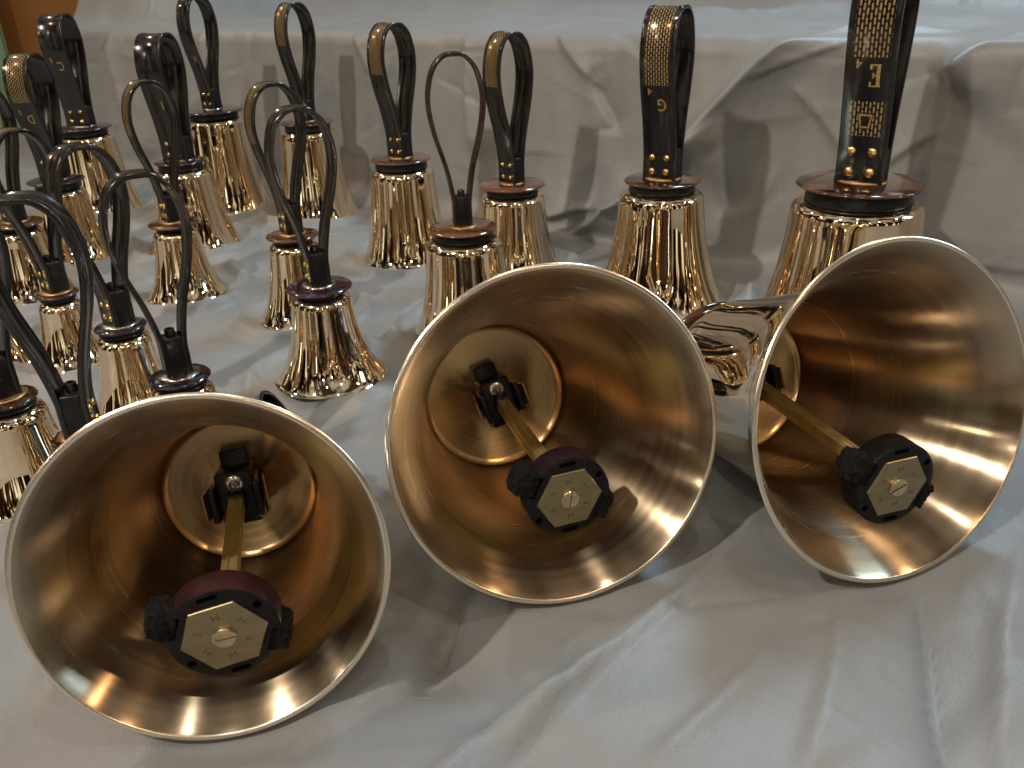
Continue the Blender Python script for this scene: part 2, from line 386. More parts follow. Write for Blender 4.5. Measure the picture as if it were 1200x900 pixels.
def rise_profile(q, H):
    """arc length along the cloth -> (s forward, z): flat, foot fillet, riser face, rounded edge, flat top"""
    r1, r2, lean = .045, .030, .035
    s = np.zeros_like(q); z = np.zeros_like(q)
    pts = [(-3, 0)]
    for a in np.linspace(0, PI/2, 10): pts.append((-r1+r1*math.sin(a), r1-r1*math.cos(a)))
    for a in np.linspace(0, PI/2, 10): pts.append((lean+r2-r2*math.cos(a), H-r2+r2*math.sin(a)))
    pts += [(.50, H), (.56, H+.02), (.60, H+.07), (.64, H+.25), (.70, H+.27), (6, H+.27)]; P = np.array(pts)
    L = np.concatenate([[0], np.cumsum(np.hypot(*np.diff(P, axis=0).T))]) - 3
    return np.interp(q, L, P[:, 0]), np.interp(q, L, P[:, 1])
nrm = np.array([.6, .8]); tan = np.array([.8, -.6]); ORG = np.array([.13, 1.36])
HR = .306
def press(xs, ys):
    """height of the underside of the lying bells above the table, blurred: the soft cloth gives way to it"""
    st = .004; x0, y0 = -.45, .2; nx, ny = 260, 230; G = np.full((nx, ny), .2)
    for L_ in LYING:
        a = np.array([math.sin(L_['az'])*math.cos(L_['el']), math.cos(L_['az'])*math.cos(L_['el']), math.sin(L_['el'])])
        u = np.cross(a, [0, 0, 1]); u /= np.linalg.norm(u); v = np.cross(u, a); R = L_['R']; h = L_['h']+.018
        T_ = np.linspace(0, h+.22, 260); A_ = np.linspace(0, 2*PI, 360)
        un = np.clip(T_/(h-.011), 0, 1); rr = R*.585+R*.415*(.50*np.exp(-un*4.6)+.50*(1-un)**1.35)
        rr = np.where(T_ > h, np.where(T_ < h+.014, R*.56, .024), rr)
        Pz = np.array(L_['C'])[None, None]+T_[:, None, None]*a+rr[:, None, None]*(np.cos(A_)[None, :, None]*u+np.sin(A_)[None, :, None]*v)
        ix = ((Pz[..., 0]-x0)/st).astype(int).ravel(); iy = ((Pz[..., 1]-y0)/st).astype(int).ravel(); z = Pz[..., 2].ravel()
        ok = (ix >= 0) & (ix < nx) & (iy >= 0) & (iy < ny)
        np.minimum.at(G, (ix[ok], iy[ok]), z[ok])
    for _ in range(2):          # spread the minimum a little, then let it rise gently outwards
        Gm = G.copy()
        for dx in (-1, 0, 1):
            for dy in (-1, 0, 1): Gm = np.minimum(Gm, np.roll(np.roll(G, dx, 0), dy, 1))
        G = Gm
    for k in range(30):
        N_ = np.minimum(np.minimum(np.roll(G, 1, 0), np.roll(G, -1, 0)), np.minimum(np.roll(G, 1, 1), np.roll(G, -1, 1)))
        G = np.minimum(G, N_+.0016)
    for k in range(3): G = (G*2+np.roll(G, 1, 0)+np.roll(G, -1, 0)+np.roll(G, 1, 1)+np.roll(G, -1, 1))/6
    fx = np.clip((xs-x0)/st, 0, nx-1.001); fy = np.clip((ys-y0)/st, 0, ny-1.001); i = fx.astype(int); j = fy.astype(int); fx = fx-i; fy = fy-j
    i1 = np.minimum(i+1, nx-1); j1 = np.minimum(j+1, ny-1)
    out = (G[i, j]*(1-fx)+G[i1, j]*fx)*(1-fy)+(G[i, j1]*(1-fx)+G[i1, j1]*fx)*fy
    return out-.0035
def pleat(A, Bq, x0, y0, x1, y1, wd, amp, end=.25):
    """a short straight crease: steep on one side, easing away on the other"""
    dx, dy = x1-x0, y1-y0; Ln = math.hypot(dx, dy)
    a = ((A-x0)*dx+(Bq-y0)*dy)/Ln/Ln; d = (-(A-x0)*dy+(Bq-y0)*dx)/Ln
    d = d+min(.004, wd*.5)*np.sin(a*4+amp*9000)
    sm = wd*.25; d = np.where(np.abs(d) < sm, d*np.abs(d)/sm, d)
    env = sstep(-end, end*1.4, a)*sstep(1+end, 1-end*1.4, a)
    return amp*env*np.where(d > 0, np.exp(-np.abs(d)/(wd*2.6)), np.exp(-np.abs(d)/(wd*.55)))
def build_cloth():
    tt = np.concatenate([np.arange(-2.05, -.9, .008), np.arange(-.9, 1.05, .0042), np.arange(1.05, 2.6, .014)])
    qq = np.concatenate([np.arange(-1.75, -.95, .0055), np.arange(-.95, .42, .0042), np.arange(.42, 3.2, .014)])
    T, Q = np.meshgrid(tt, qq, indexing='ij')
    m = sstep(-1.70, -1.62, T)                      # the riser ends at the left
    s, z = rise_profile(Q, HR)
    end_round = sstep(-1.66, -1.50, T+.25*0)
    s1 = s; z1 = z*m
    X = ORG[0]+T*tan[0]+s1*nrm[0]; Y = ORG[1]+T*tan[1]+s1*nrm[1]; Z = z1.copy()
    face = sstep(-.03, .02, Q)*sstep(HR+.06, HR-.02, Q); flat = 1-sstep(-.06, .0, Q); top = sstep(HR, HR+.06, Q)
    # riser face: hanging folds, wider towards the foot
    wob = .05*vnoise(T*3, Q*3, 3)
    dn = np.clip(1-Q/HR, 0, 1)
    f = .042*vnoise(T*5.5+wob*4, Q*1.1+4, 11)*(.35+dn)+.020*vnoise(T*13+Q*2.0, Q*2.2, 12)*(.4+dn*.7)+.007*vnoise(T*30+Q*5, Q*7, 13)
    # long slanting drapes at the right of the riser, pulled from the edge of its top
    def crease(t0, q0, t1, q1, wd, amp, fade=.08):
        dt, dq = t1-t0, q1-q0; Ln = math.hypot(dt, dq)
        a = ((T-t0)*dt+(Q-q0)*dq)/Ln; d = (-(T-t0)*dq+(Q-q0)*dt)/Ln
        d = d+.012*vnoise(a*7+3, a*0+amp*999, 21)
        env = sstep(-fade, fade*.5, a)*sstep(Ln+fade, Ln-fade*.5, a)
        return amp*env*(np.exp(-(d/wd)**2)-.55*np.exp(-((d-1.7*wd)/(1.3*wd))**2))
    f *= .55
    def fold(t0, q0, t1, q1, wd, amp):      # pulled drape: crisp on one side, easing out on the other
        return pleat(T, Q, t0, q0, t1, q1, wd, amp, .10)
    for a_ in ((.38, .38, .17, .14, .018, .062), (.21, .175, -.02, -.03, .020, .050), (.60, .37, .495, .25, .020, .055), (.505, .27, .50, .03, .024, .036),
               (.265, .24, .368, .286, .003, .006), (.007, .297, .095, .252, .006, -.008), (.21, .151, .244, .054, .010, -.012),
               (-.086, .296, .008, .211, .008, .009), (-.008, .235, .039, .149, .008, -.009), (.314, .228, .407, .123, .008, .008),
               (.472, .248, .525, .221, .006, -.008), (-.258, .292, -.235, .096, .014, .016), (-.522, .287, -.469, .199, .012, .014),
               (.22, .323, .148, .289, .006, .008), (-.074, .0, .087, .06, .012, .020), (-1.321, .27, -1.214, .001, .024, .030),
               (-1.148, .274, -1.024, .10, .026, .026), (-.782, .313, -.858, .126, .014, .014), (.419, .113, .502, .188, .006, .008), (-.98, .30, -.93, .02, .02, .02)):
        f += fold(*a_)
    rnd = random.Random(4)
    for _ in range(170):
        t0, q0 = rnd.uniform(-1.6, .9), rnd.uniform(-.02, HR+.02); an = rnd.choice((rnd.uniform(-.45, .45), rnd.uniform(1.0, 2.2))); ln = rnd.uniform(.04, .17)
        f += pleat(T, Q, t0, q0, t0+ln*math.cos(an), q0+ln*math.sin(an), rnd.uniform(.0025, .012), rnd.uniform(-.0042, .0042))
    # foot: cloth pools a little
    f += .010*sstep(.12, .0, Q)*vnoise(T*9, Q*9, 14)
    f = f*(face+.35*top)
    # table area: soft lumps plus drawn creases
    xs, ys = X, Y
    g = .0100*vnoise(xs*5+ys*2, ys*4-xs*2, 31)+.0060*vnoise(xs*11+3*ys, ys*8-3*xs, 32)+.0016*vnoise(xs*26, ys*22, 33)
    rd = ridged(xs*4+2*vnoise(xs*3, ys*3, 5)+ys*1.5, ys*3-xs*2, 34); g += .0030*sstep(.55, 1.0, rd)
    
    fine = ridged(xs*22+1.5*vnoise(xs*9, ys*9, 8), ys*20+xs*9, 36); g += .0006*sstep(.6, 1, fine)
    g *= 1.15
    for _ in range(240):
        x0, y0 = rnd.uniform(-.7, .75), rnd.uniform(.18, 1.3); an = rnd.gauss(.75, .7); ln = rnd.uniform(.03, .14)
        g += pleat(xs, ys, x0, y0, x0+ln*math.cos(an), y0+ln*math.sin(an), rnd.uniform(.0022, .010), rnd.uniform(-.0022, .0030))
    def drape(x0, y0, x1, y1, wd, amp):
        dx, dy = x1-x0, y1-y0; Ln = math.hypot(dx, dy)
        a = ((xs-x0)*dx+(ys-y0)*dy)/Ln; d = (-(xs-x0)*dy+(ys-y0)*dx)/Ln
        d = d+.02*vnoise(a*5+amp*500, a*0, 41)
        env = sstep(-.06, .05, a)*sstep(Ln+.06, Ln-.05, a)
        return 2.5*amp*env*(np.exp(-(d/wd)**2)-.4*np.exp(-((d+1.8*wd)/(1.4*wd))**2))
    for a_ in ((.215, .58, .0, .36, .018, .024), (.02, .385, -.06, .315, .014, .014), (.29, .517, .227, .30, .013, -.017), (.392, .605, .30, .459, .012, .012),
               (.34, .57, .316, .424, .003, .004), (-.030, .510, -.064, .400, .011, -.026), (-.050, .410, -.145, .345, .008, -.018),
               (.10, .452, .202, .464, .006, -.007), (-.085, .44, -.15, .335, .012, .010), (.131, .468, -.027, .32, .010, -.009), (.222, .472, .153, .32, .010, .008),
               (.052, .455, .027, .424, .004, .004), (.158, .417, .068, .32, .007, .006), (-.116, .79, -.139, .703, .010, .010), (-.43, 1.20, -.36, 1.317, .010, .010),
               (-.028, .350, .014, .402, .006, -.006), (.099, .529, .054, .473, .008, .009), (.37, .512, .257, .32, .010, .009), (-.16, .62, -.10, .50, .010, .012),
               (-.36, .52, -.30, .40, .010, .010), (-.05, .70, -.11, .60, .009, -.008), (.42, .50, .36, .34, .010, -.009)):
        g += pleat(xs, ys, *a_, .12)
    # each bell sits in its own hollow with a raised ring of cloth pushed up round the lip
    keep = np.ones_like(g); ring = np.zeros_like(g)
    for i, b_ in enumerate(BELLS):
        dx, dy = xs-b_['p'][0], ys-b_['p'][1]; d = np.hypot(dx, dy); Rb = b_['D']/2; an = np.arctan2(dy, dx)
        wig = vnoise(np.cos(an)*1.6+10*i, np.sin(an)*1.6, 51)
        keep *= sstep(Rb-.002, Rb+.045, d)
        ring += (.0110+.009*wig)*np.exp(-((d-Rb-.024-.012*wig)/.0095)**2)-.002*sstep(Rb+.006, Rb-.006, d)
    for L_ in LYING:
        dx, dy = xs-L_['C'][0], ys-L_['C'][1]+L_['R']*math.sin(-L_['el'])*0; 
        keep *= .25+.75*sstep(.05, .13, np.hypot(dx*.8, dy*1.5))
    g = g*keep+ring*sstep(-.02, -.12, Q)
    low = press(xs, ys)
    g = np.minimum(g, low)
    g = np.where(flat > 0, g*flat, g*0)
    tp = np.maximum(0, .27*sstep(HR+.03, HR+.19, Q)*sstep(-1.20, -1.50, T)-np.maximum(z-HR, 0))*m+top*(.030*vnoise(T*5, Q*6, 61)+.012*vnoise(T*14+Q*6, Q*12, 63)+.006*sstep(.6, 1, ridged(T*5+Q*3, Q*5-T*3, 62)))
    X -= f*nrm[0]*(1-top*.7); Y -= f*nrm[1]*(1-top*.7); Z = Z+g+f*top*.5+tp
    # free edge of the cloth far left and behind
    nt_, nq = T.shape
    V = np.stack([X.ravel(), Y.ravel(), Z.ravel()], 1)
    idx = np.arange(nt_*nq).reshape(nt_, nq)
    Fq = np.stack([idx[:-1, :-1].ravel(), idx[1:, :-1].ravel(), idx[1:, 1:].ravel(), idx[:-1, 1:].ravel()], 1)
    me = bpy.data.meshes.new('tablecloth'); me.vertices.add(len(V)); me.vertices.foreach_set('co', V.ravel())
    me.loops.add(Fq.size); me.loops.foreach_set('vertex_index', Fq.ravel())
    me.polygons.add(len(Fq)); me.polygons.foreach_set('loop_start', np.arange(0, Fq.size, 4)); me.polygons.foreach_set('loop_total', np.full(len(Fq), 4))
    me.update(); me.validate()
    o = link('tablecloth', me, CLOTH)
    o['label'] = 'pale grey wrinkled tablecloth covering the table and the raised step behind'; o['category'] = 'tablecloth'
    return o
build_cloth()

def grid_plane(name, x0, x1, z0, z1, y, mat, wave=None, n=60):
    V, Fc = [], []
    for i in range(n+1):
        x = x0+(x1-x0)*i/n; yy = y+(wave(x) if wave else 0)
        V += [(x, yy, z0), (x, yy, z1), (x, yy+.03, z1), (x, yy+.03, z0)]
    for i in range(n):
        a = 4*i; Fc += [(a, a+4, a+5, a+1), (a+1, a+5, a+6, a+2), (a+2, a+6, a+7, a+3)]
    return link(name, mesh_from(name, V, Fc), mat)
wl = grid_plane('wall', -14, 8, -.8, 2.4, 5.2, WALL, n=8); wl['kind'] = 'structure'
cu = grid_plane('curtain', -4.4, -2.62, -.8, 2.3, 4.9, CURT, wave=lambda x: .035*math.sin(x*24)+.02*math.sin(x*41))
cu['label'] = 'green curtain hanging against the orange wall at the far left'; cu['category'] = 'curtain'
fl = link('floor', mesh_from('floor', [(-14, -6, -.8), (8, -6, -.8), (8, 6, -.8), (-14, 6, -.8)], [(0, 1, 2, 3)]), FLOOR); fl['kind'] = 'structure'

# ------------------------------------------------------------------ bell parts
def bell_profile(D, h, sr, wall=.0036, rs=.012):
    """outer from the top centre down to the lip, then the inside back up to the inner crown"""
    R = D/2; Rs = R*sr; out = []
    def rad(u):      # u = 0 lip .. 1 shoulder
        return Rs*(1+.0*u) + (R-Rs)*(.50*math.exp(-u*4.6)+.50*(1-u)**1.35) if u < 1 else Rs
    hs = h-.0012-.875*rs; hi_ = h-.011
    prof = [(0, h+.0005), (Rs*.35, h), (min(Rs*.72, Rs-rs-.002), h-.0008)]
    for a in np.linspace(0, PI/2, 9)[0:]:
        prof.append((Rs-rs+rs*math.sin(a), h-.0012-rs*.875+rs*.875*math.cos(a)))
    n = 40
    for i in range(1, n+1):
        u = 1-i/n; prof.append((rad(u), u*hs+.0))
    k_lip0 = len(prof)-1
    prof[-1] = (R, .0012); prof.append((R-.0006, .0002)); prof.append((R-wall*.75, 0)); prof.append((R-wall, .0006)); k_lip1 = len(prof)-1
    for i in range(1, n+1):
        u = i/n
        rr = rad(u)-wall-.0012*u
        prof.append((rr, u*(hi_-.012)+.0006))
    k_in = len(prof)-1
    zi = prof[-1][1]; ri = prof[-1][0]
    # small turned ledge, then the dished crown
    prof += [(ri-.0005, zi+.0022), (ri+.0005, zi+.0036), (ri-.0002, zi+.0052)]
    kk = 10
    for i in range(1, kk+1):
        a = i/kk; prof.append((max((ri-.0002)*(1-a), 0), zi+.0052+.0068*math.sin(min(a*1.25, 1)*PI/2)))
    k_end = len(prof)-1
    mi = []
    for j in range(len(prof)-1):
        if j < k_lip0: mi.append(0)
        elif j < k_lip1: mi.append(1)
        elif j < k_in: mi.append(2)
        else: mi.append(3)
    return prof, mi, ri, zi
def teardrop(L, hw, half, block_h):
    pts = [(-half, 0), (-half, block_h*.5), (-half-.0005, block_h), (-half-(hw-half)*.30, block_h+.22*(L-block_h)), (-hw*.86, block_h+.48*(L-block_h)),
           (-hw, block_h+.70*(L-block_h)), (-hw*.80, block_h+.89*(L-block_h)), (-hw*.40, block_h+.985*(L-block_h)), (0, L)]
    return [Vector((x, 0, z)) for x, z in pts]+[Vector((-x, 0, z)) for x, z in pts[-2::-1]]
def strap_mesh(name, L, hw, half, block_h, sw, th=.0030, n=84):
    C_, Ltot = smooth_curve(teardrop(L, hw, half, block_h), n)
    # cross-section: web with raised rounded edges; coordinates (outward, across)
    e = min(.0022, sw*.16); hwid = sw/2; t2 = th/2; tb = t2*1.45
    sec = [(t2, -hwid+e*1.3), (t2, hwid-e*1.3), (tb, hwid-e*.9), (tb, hwid-e*.25), (tb*.5, hwid), (-tb*.5, hwid), (-tb, hwid-e*.25), (-tb, hwid-e*.9),
           (-t2, hwid-e*1.3), (-t2, -hwid+e*1.3), (-tb, -hwid+e*.9), (-tb, -hwid+e*.25), (-tb*.5, -hwid), (tb*.5, -hwid), (tb, -hwid+e*.25), (tb, -hwid+e*.9)]
    K = len(sec); V, Fc, MI, UV = [], [], [], []
    for i, p in enumerate(C_):
        a = C_[max(i-1, 0)]; b_ = C_[min(i+1, n-1)]; d = (b_-a).normalized(); o_ = Vector((-d.z, 0, d.x))   # outward on the left leg
        for (x, y) in sec: V.append(p+o_*x+Vector((0, y, 0)))
    for i in range(n-1):
        u0, u1 = Ltot*i/(n-1)-Ltot/2, Ltot*(i+1)/(n-1)-Ltot/2
        for k in range(K):
            k2 = (k+1) % K
            Fc.append((i*K+k, (i+1)*K+k, (i+1)*K+k2, i*K+k2)); MI.append(1 if k == 0 else 0)
            va, vb = sec[k][1]/sw, sec[k2][1]/sw
            UV += [(u0, va), (u1, va), (u1, vb), (u0, vb)]
    Fc.append(tuple(range(K))); MI.append(0); UV += [(0, 9)]*K
    Fc.append(tuple(range((n-1)*K, n*K))[::-1]); MI.append(0); UV += [(0, 9)]*K
    me = mesh_from(name, V, Fc, MI)
    uvl = me.uv_layers.new(name='UVMap'); uvl.data.foreach_set('uv', [c_ for p in UV for c_ in p])
    bm = bmesh.new(); bm.from_mesh(me); bmesh.ops.recalc_face_normals(bm, faces=bm.faces); bm.to_mesh(me); bm.free()
    return me, C_, Ltot

rivet_me = lathe('rivet', [(0, .0016), (.0012, .00155), (.0022, .0012), (.0027, .0006), (.0029, 0), (.0029, -.0012)], 16)
def hex_bolt(name, r, h):
    me = lathe(name, [(0, h*.62), (r*.45, h*.62), (r*.5, h), (r*.9, h), (r, h*.9), (r, 0)], 20); sharp(me, 40); return me
sock_me = hex_bolt('socket_bolt', .0042, .0065)

def bell(name, B, standing=True):
    root = bpy.data.objects.new(name, None); COL.objects.link(root); root.empty_display_size = .05
    D, h, sr = B['D'], B['h'], B['sr']
    prof, mi, ri, zi = bell_profile(D, h, sr, rs=.012 if standing else .023)
    me = lathe('bell_body', prof, 128, mi)
    for m_ in (BRONZE, LIP, INNER, CROWN): me.materials.append(m_)
    o = link('bell_body', me, None, root); sharp(me, 60)
    # black neck washer and glossy collar
    cr = B['c']/2; nr = min(D/2*sr*.80, cr*.86)
    wz = h-.0005; wt = .0045 if cr < .04 else .0085
    if standing and B['c'] > .08: wt = .016 if B['c'] > .12 else .0095
    me = lathe('neck_washer', [(0, wz), (nr, wz), (nr+.0008, wz+.0012), (nr-.0002, wz+wt*.45), (nr+.0006, wz+wt*.8), (nr-.002, wz+wt), (0, wz+wt)], 64); sharp(me, 50)
    link('neck_washer', me, BLOCK, root)
    cz = wz+wt; ct = .0042
    me = lathe('collar', [(0, cz), (cr-.006, cz), (cr-.0015, cz+ct*.12), (cr, cz+ct*.45), (cr-.0008, cz+ct*.75), (cr-.003, cz+ct*.95), (cr*.5, cz+ct*1.15), (0, cz+ct*1.2)], 96)
    link('collar', me, DISC_BROWN if B['disc'] == 'b' else DISC_PURPLE, root)
    hz = cz+ct*1.15
    # handle: block clamped between the two legs of the strap
    sw, L = B['sw'], B['L']; bh = B.get('bh', .034); half = .0088 if sw < .04 else .0105
    hd = bpy.data.objects.new('handle', None); COL.objects.link(hd); hd.parent = root; hd.empty_display_size = .02
    hd.location = (0, 0, hz); hd.rotation_euler = (0, 0, B['yawz'])
    bw = sw*.96 if sw > .016 else .018
    link('handle_block', box('handle_block', (half-.0017)*2, bw, bh+.002, .0012), BLOCK, hd)
    hw = B.get('hw', .031)
    sm, C_, Lt = strap_mesh('strap', L, hw, half, bh, sw)
    face = {'top': PRINT_TOP, 'e': PRINT_E, 'g': PRINT_G}.get(B.get('pat'), BLACK)
    base = BROWNSTRAP if B.get('strap') == 'brown' else BLACK
    if B.get('strap') == 'brown': face = BROWNSTRAP
    sm.materials.append(base); sm.materials.append(face)
    so = link('strap', sm, None, hd); sharp(sm, 70)
    bo = link('socket_bolt', sock_me, BLACKSTEEL, hd); bo.location = (0, 0, bh+.002)
    # washer plate under the block
    me = lathe('handle_ferrule', [(0, -.0005), (.0175, -.0005), (.0185, .0004), (.0165, .0016), (0, .0017)], 40)
    fo = link('handle_ferrule', me, STEEL if B['disc'] == 'p' else LEAF, hd); fo.scale = (1, max(1, sw*.55/.0175), 1)
    rs = .26*sw if sw > .016 else 0
    for side in (-1, 1):
        if sw < .02: break
        for a_ in (-1, 1):
            for z_ in (.0095, .0225) if sw < .03 else ((.012, .034) if sw > .046 and standing else (.010, .0265)):
                rv = link('rivet', rivet_me, GOLD, hd); rv.location = (side*(half+.0014), a_*rs*.85, z_)
                rv.rotation_euler = (0, side*PI/2, 0)
                if sw > .04: rv.scale = (1.85 if sw > .046 else 1.35 if B.get('pat') == 'g' else 1.15,)*3
    # gold letters printed on the left leg, upside down when the bell stands
    def on_strap(me, z, y, nm):
        # sit on the outer face of the left leg at height z
        best = min(range(len(C_)//2), key=lambda i: abs(C_[i].z-z)); p = C_[best]; d = (C_[best+1]-C_[best-1]).normalized(); out = Vector((-d.z, 0, d.x))
        if out.x > 0: out = -out
        # text x axis -> local y, text y axis -> down the strap, text z -> outward
        zax = out; yax = -d; xax = yax.cross(zax)
        mt = Matrix((xax, yax, zax)).transposed().to_4x4(); mt.translation = p+out*.00165+Vector((0, y, 0))
        ob = link(nm, me, PRINT, hd, smooth=False); ob.matrix_local = mt
        return ob
    if B.get('text'):
        big = sw*.36
        zt = {'E': .113, 'G': .092, 'D': .095, 'C': .110}.get(B['text'], .09)
        if B['text'] == 'E': me = serif_e('strap_letter', .023)
        else: me = text_mesh('strap_letter', B['text'], big*1.25, font_scale=(.85, 1.1))
        on_strap(me, zt, -sw*.12, 'strap_letter')
        if B.get('sup'):
            on_strap(text_mesh('strap_number', B['sup'], sw*.26), zt+.011, sw*.22, 'strap_number')
        if B['text'] == 'E':
            # little bell emblem in the lower weave: dark ground, gold outline
            V = [(-.0085, -.0075, 0), (.0085, -.0075, 0), (.0085, .0075, 0), (-.0085, .0075, 0)]
            def trap(s, z): return [(-.0062*s, -.0070*s, z), (.0062*s, -.0070*s, z), (.0042*s, .0058*s, z), (-.0042*s, .0058*s, z)]
            A_, B2 = trap(1.15, .0001), trap(.85, .0001)
            me = mesh_from('strap_emblem', A_+B2, [(0, 1, 5, 4), (1, 2, 6, 5), (2, 3, 7, 6), (3, 0, 4, 7)])
            on_strap(me, .065, 0, 'strap_emblem')
            me = mesh_from('emblem_ground', trap(1.35, 0), [(0, 1, 2, 3)])
            ob = on_strap(me, .065, 0, 'emblem_ground'); me.materials.clear(); me.materials.append(BLOCK)
    return root, hd, ri, zi

for i, B in enumerate(BELLS):
    x, y = B['p']; al = math.atan2(x, y)
    B['yawz'] = math.radians(B['yaw'])-al
    root, hd, ri, zi = bell('handbell', B)
    root.location = (x, y, -.002)
    root['label'] = B['label']; root['category'] = 'handbell'; root['group'] = 'handbells standing mouth down on the cloth'

# ------------------------------------------------------------------ the three lying bells and their clappers
def apply_bool(me, cutters, mat_idx=None):
    bm = bmesh.new(); bm.from_mesh(me); bmesh.ops.remove_doubles(bm, verts=bm.verts, dist=1e-6); bmesh.ops.recalc_face_normals(bm, faces=bm.faces); bm.to_mesh(me); bm.free()
    o = bpy.data.objects.new('tmp', me); COL.objects.link(o); cs = []
    for c_ in cutters:
        co = bpy.data.objects.new('tmpc', c_[0]); COL.objects.link(co); co.matrix_world = c_[1]; cs.append(co)
        md = o.modifiers.new('b', 'BOOLEAN'); md.operation = 'DIFFERENCE'; md.object = co; md.solver = 'EXACT'
    bpy.context.view_layer.update()
    dg = bpy.context.evaluated_depsgraph_get(); out = bpy.data.meshes.new_from_object(o.evaluated_get(dg))
    for q_ in cs+[o]: bpy.data.objects.remove(q_, do_unlink=True)
    return out
def slot_mesh(l, w_, d):
    bm = bmesh.new(); vs_ = []
    for k in range(9): a = PI/2+PI*k/8; vs_.append(bm.verts.new((-l/2+w_/2+w_/2*math.cos(a), w_/2*math.sin(a), 0)))
    for k in range(9): a = -PI/2+PI*k/8; vs_.append(bm.verts.new((l/2-w_/2+w_/2*math.cos(a), w_/2*math.sin(a), 0)))
    f = bm.faces.new(vs_); r_ = bmesh.ops.extrude_face_region(bm, geom=[f])
    for v in r_['geom']:
        if isinstance(v, bmesh.types.BMVert): v.co.z += d
    bmesh.ops.recalc_face_normals(bm, faces=bm.faces)
    return bm_mesh('slot', bm)
def felt_mesh(seed, sx, sy, sz):
    rnd = random.Random(seed); bm = bmesh.new(); bmesh.ops.create_cube(bm, size=1)
    bmesh.ops.subdivide_edges(bm, edges=bm.edges[:], cuts=11, use_grid_fill=True)
    from mathutils import noise
    for v in bm.verts:
        c_ = v.co.copy(); rr = max(abs(c_.x), abs(c_.y), abs(c_.z)); rl = c_.length
        c_ = c_*(.66+.34*(rr/rl if rl else 1))
        p = Vector((c_.x*sx, c_.y*sy, c_.z*sz)); q_ = p*260+Vector((seed*7, 0, 0))
        v.co = p+c_.normalized()*(.0016*noise.fractal(q_, 1, 2, 4)+.0012*noise.noise(p*900))
    base = [v.co.copy() for v in bm.verts]
    for _ in range(420):                                      # loose fibres
        p = rnd.choice(base); d = (p.normalized()+Vector((rnd.uniform(-1, 1), rnd.uniform(-1, 1), rnd.uniform(-1, 1)))*.7).normalized()
        s_ = d.cross(Vector((rnd.random(), rnd.random(), rnd.random()))).normalized()*.00012
        l_ = rnd.uniform(.0008, .0024)
        a_, b_, c_ = bm.verts.new(p-s_), bm.verts.new(p+s_), bm.verts.new(p+d*l_); bm.faces.new((a_, b_, c_))
    return bm_mesh('felt_pad', bm)

def frame(zdir, up):
    z = zdir.normalized(); x = up.cross(z).normalized(); y = z.cross(x); return Matrix((x, y, z)).transposed().to_4x4()

bolt_me = lathe('yoke_bolt', [(0, .0052), (.0016, .0050), (.0021, .0040), (.0021, .0032), (.0034, .0032), (.0038, .0028), (.0038, 0)], 6)
washer_me = lathe('bolt_washer', [(.0030, .0008), (.0062, .0008), (.0065, .0005), (.0065, 0)], 32)
letters = {ch: text_mesh('engraved_letter', ch, .0068, .00006) for ch in 'SMH'}

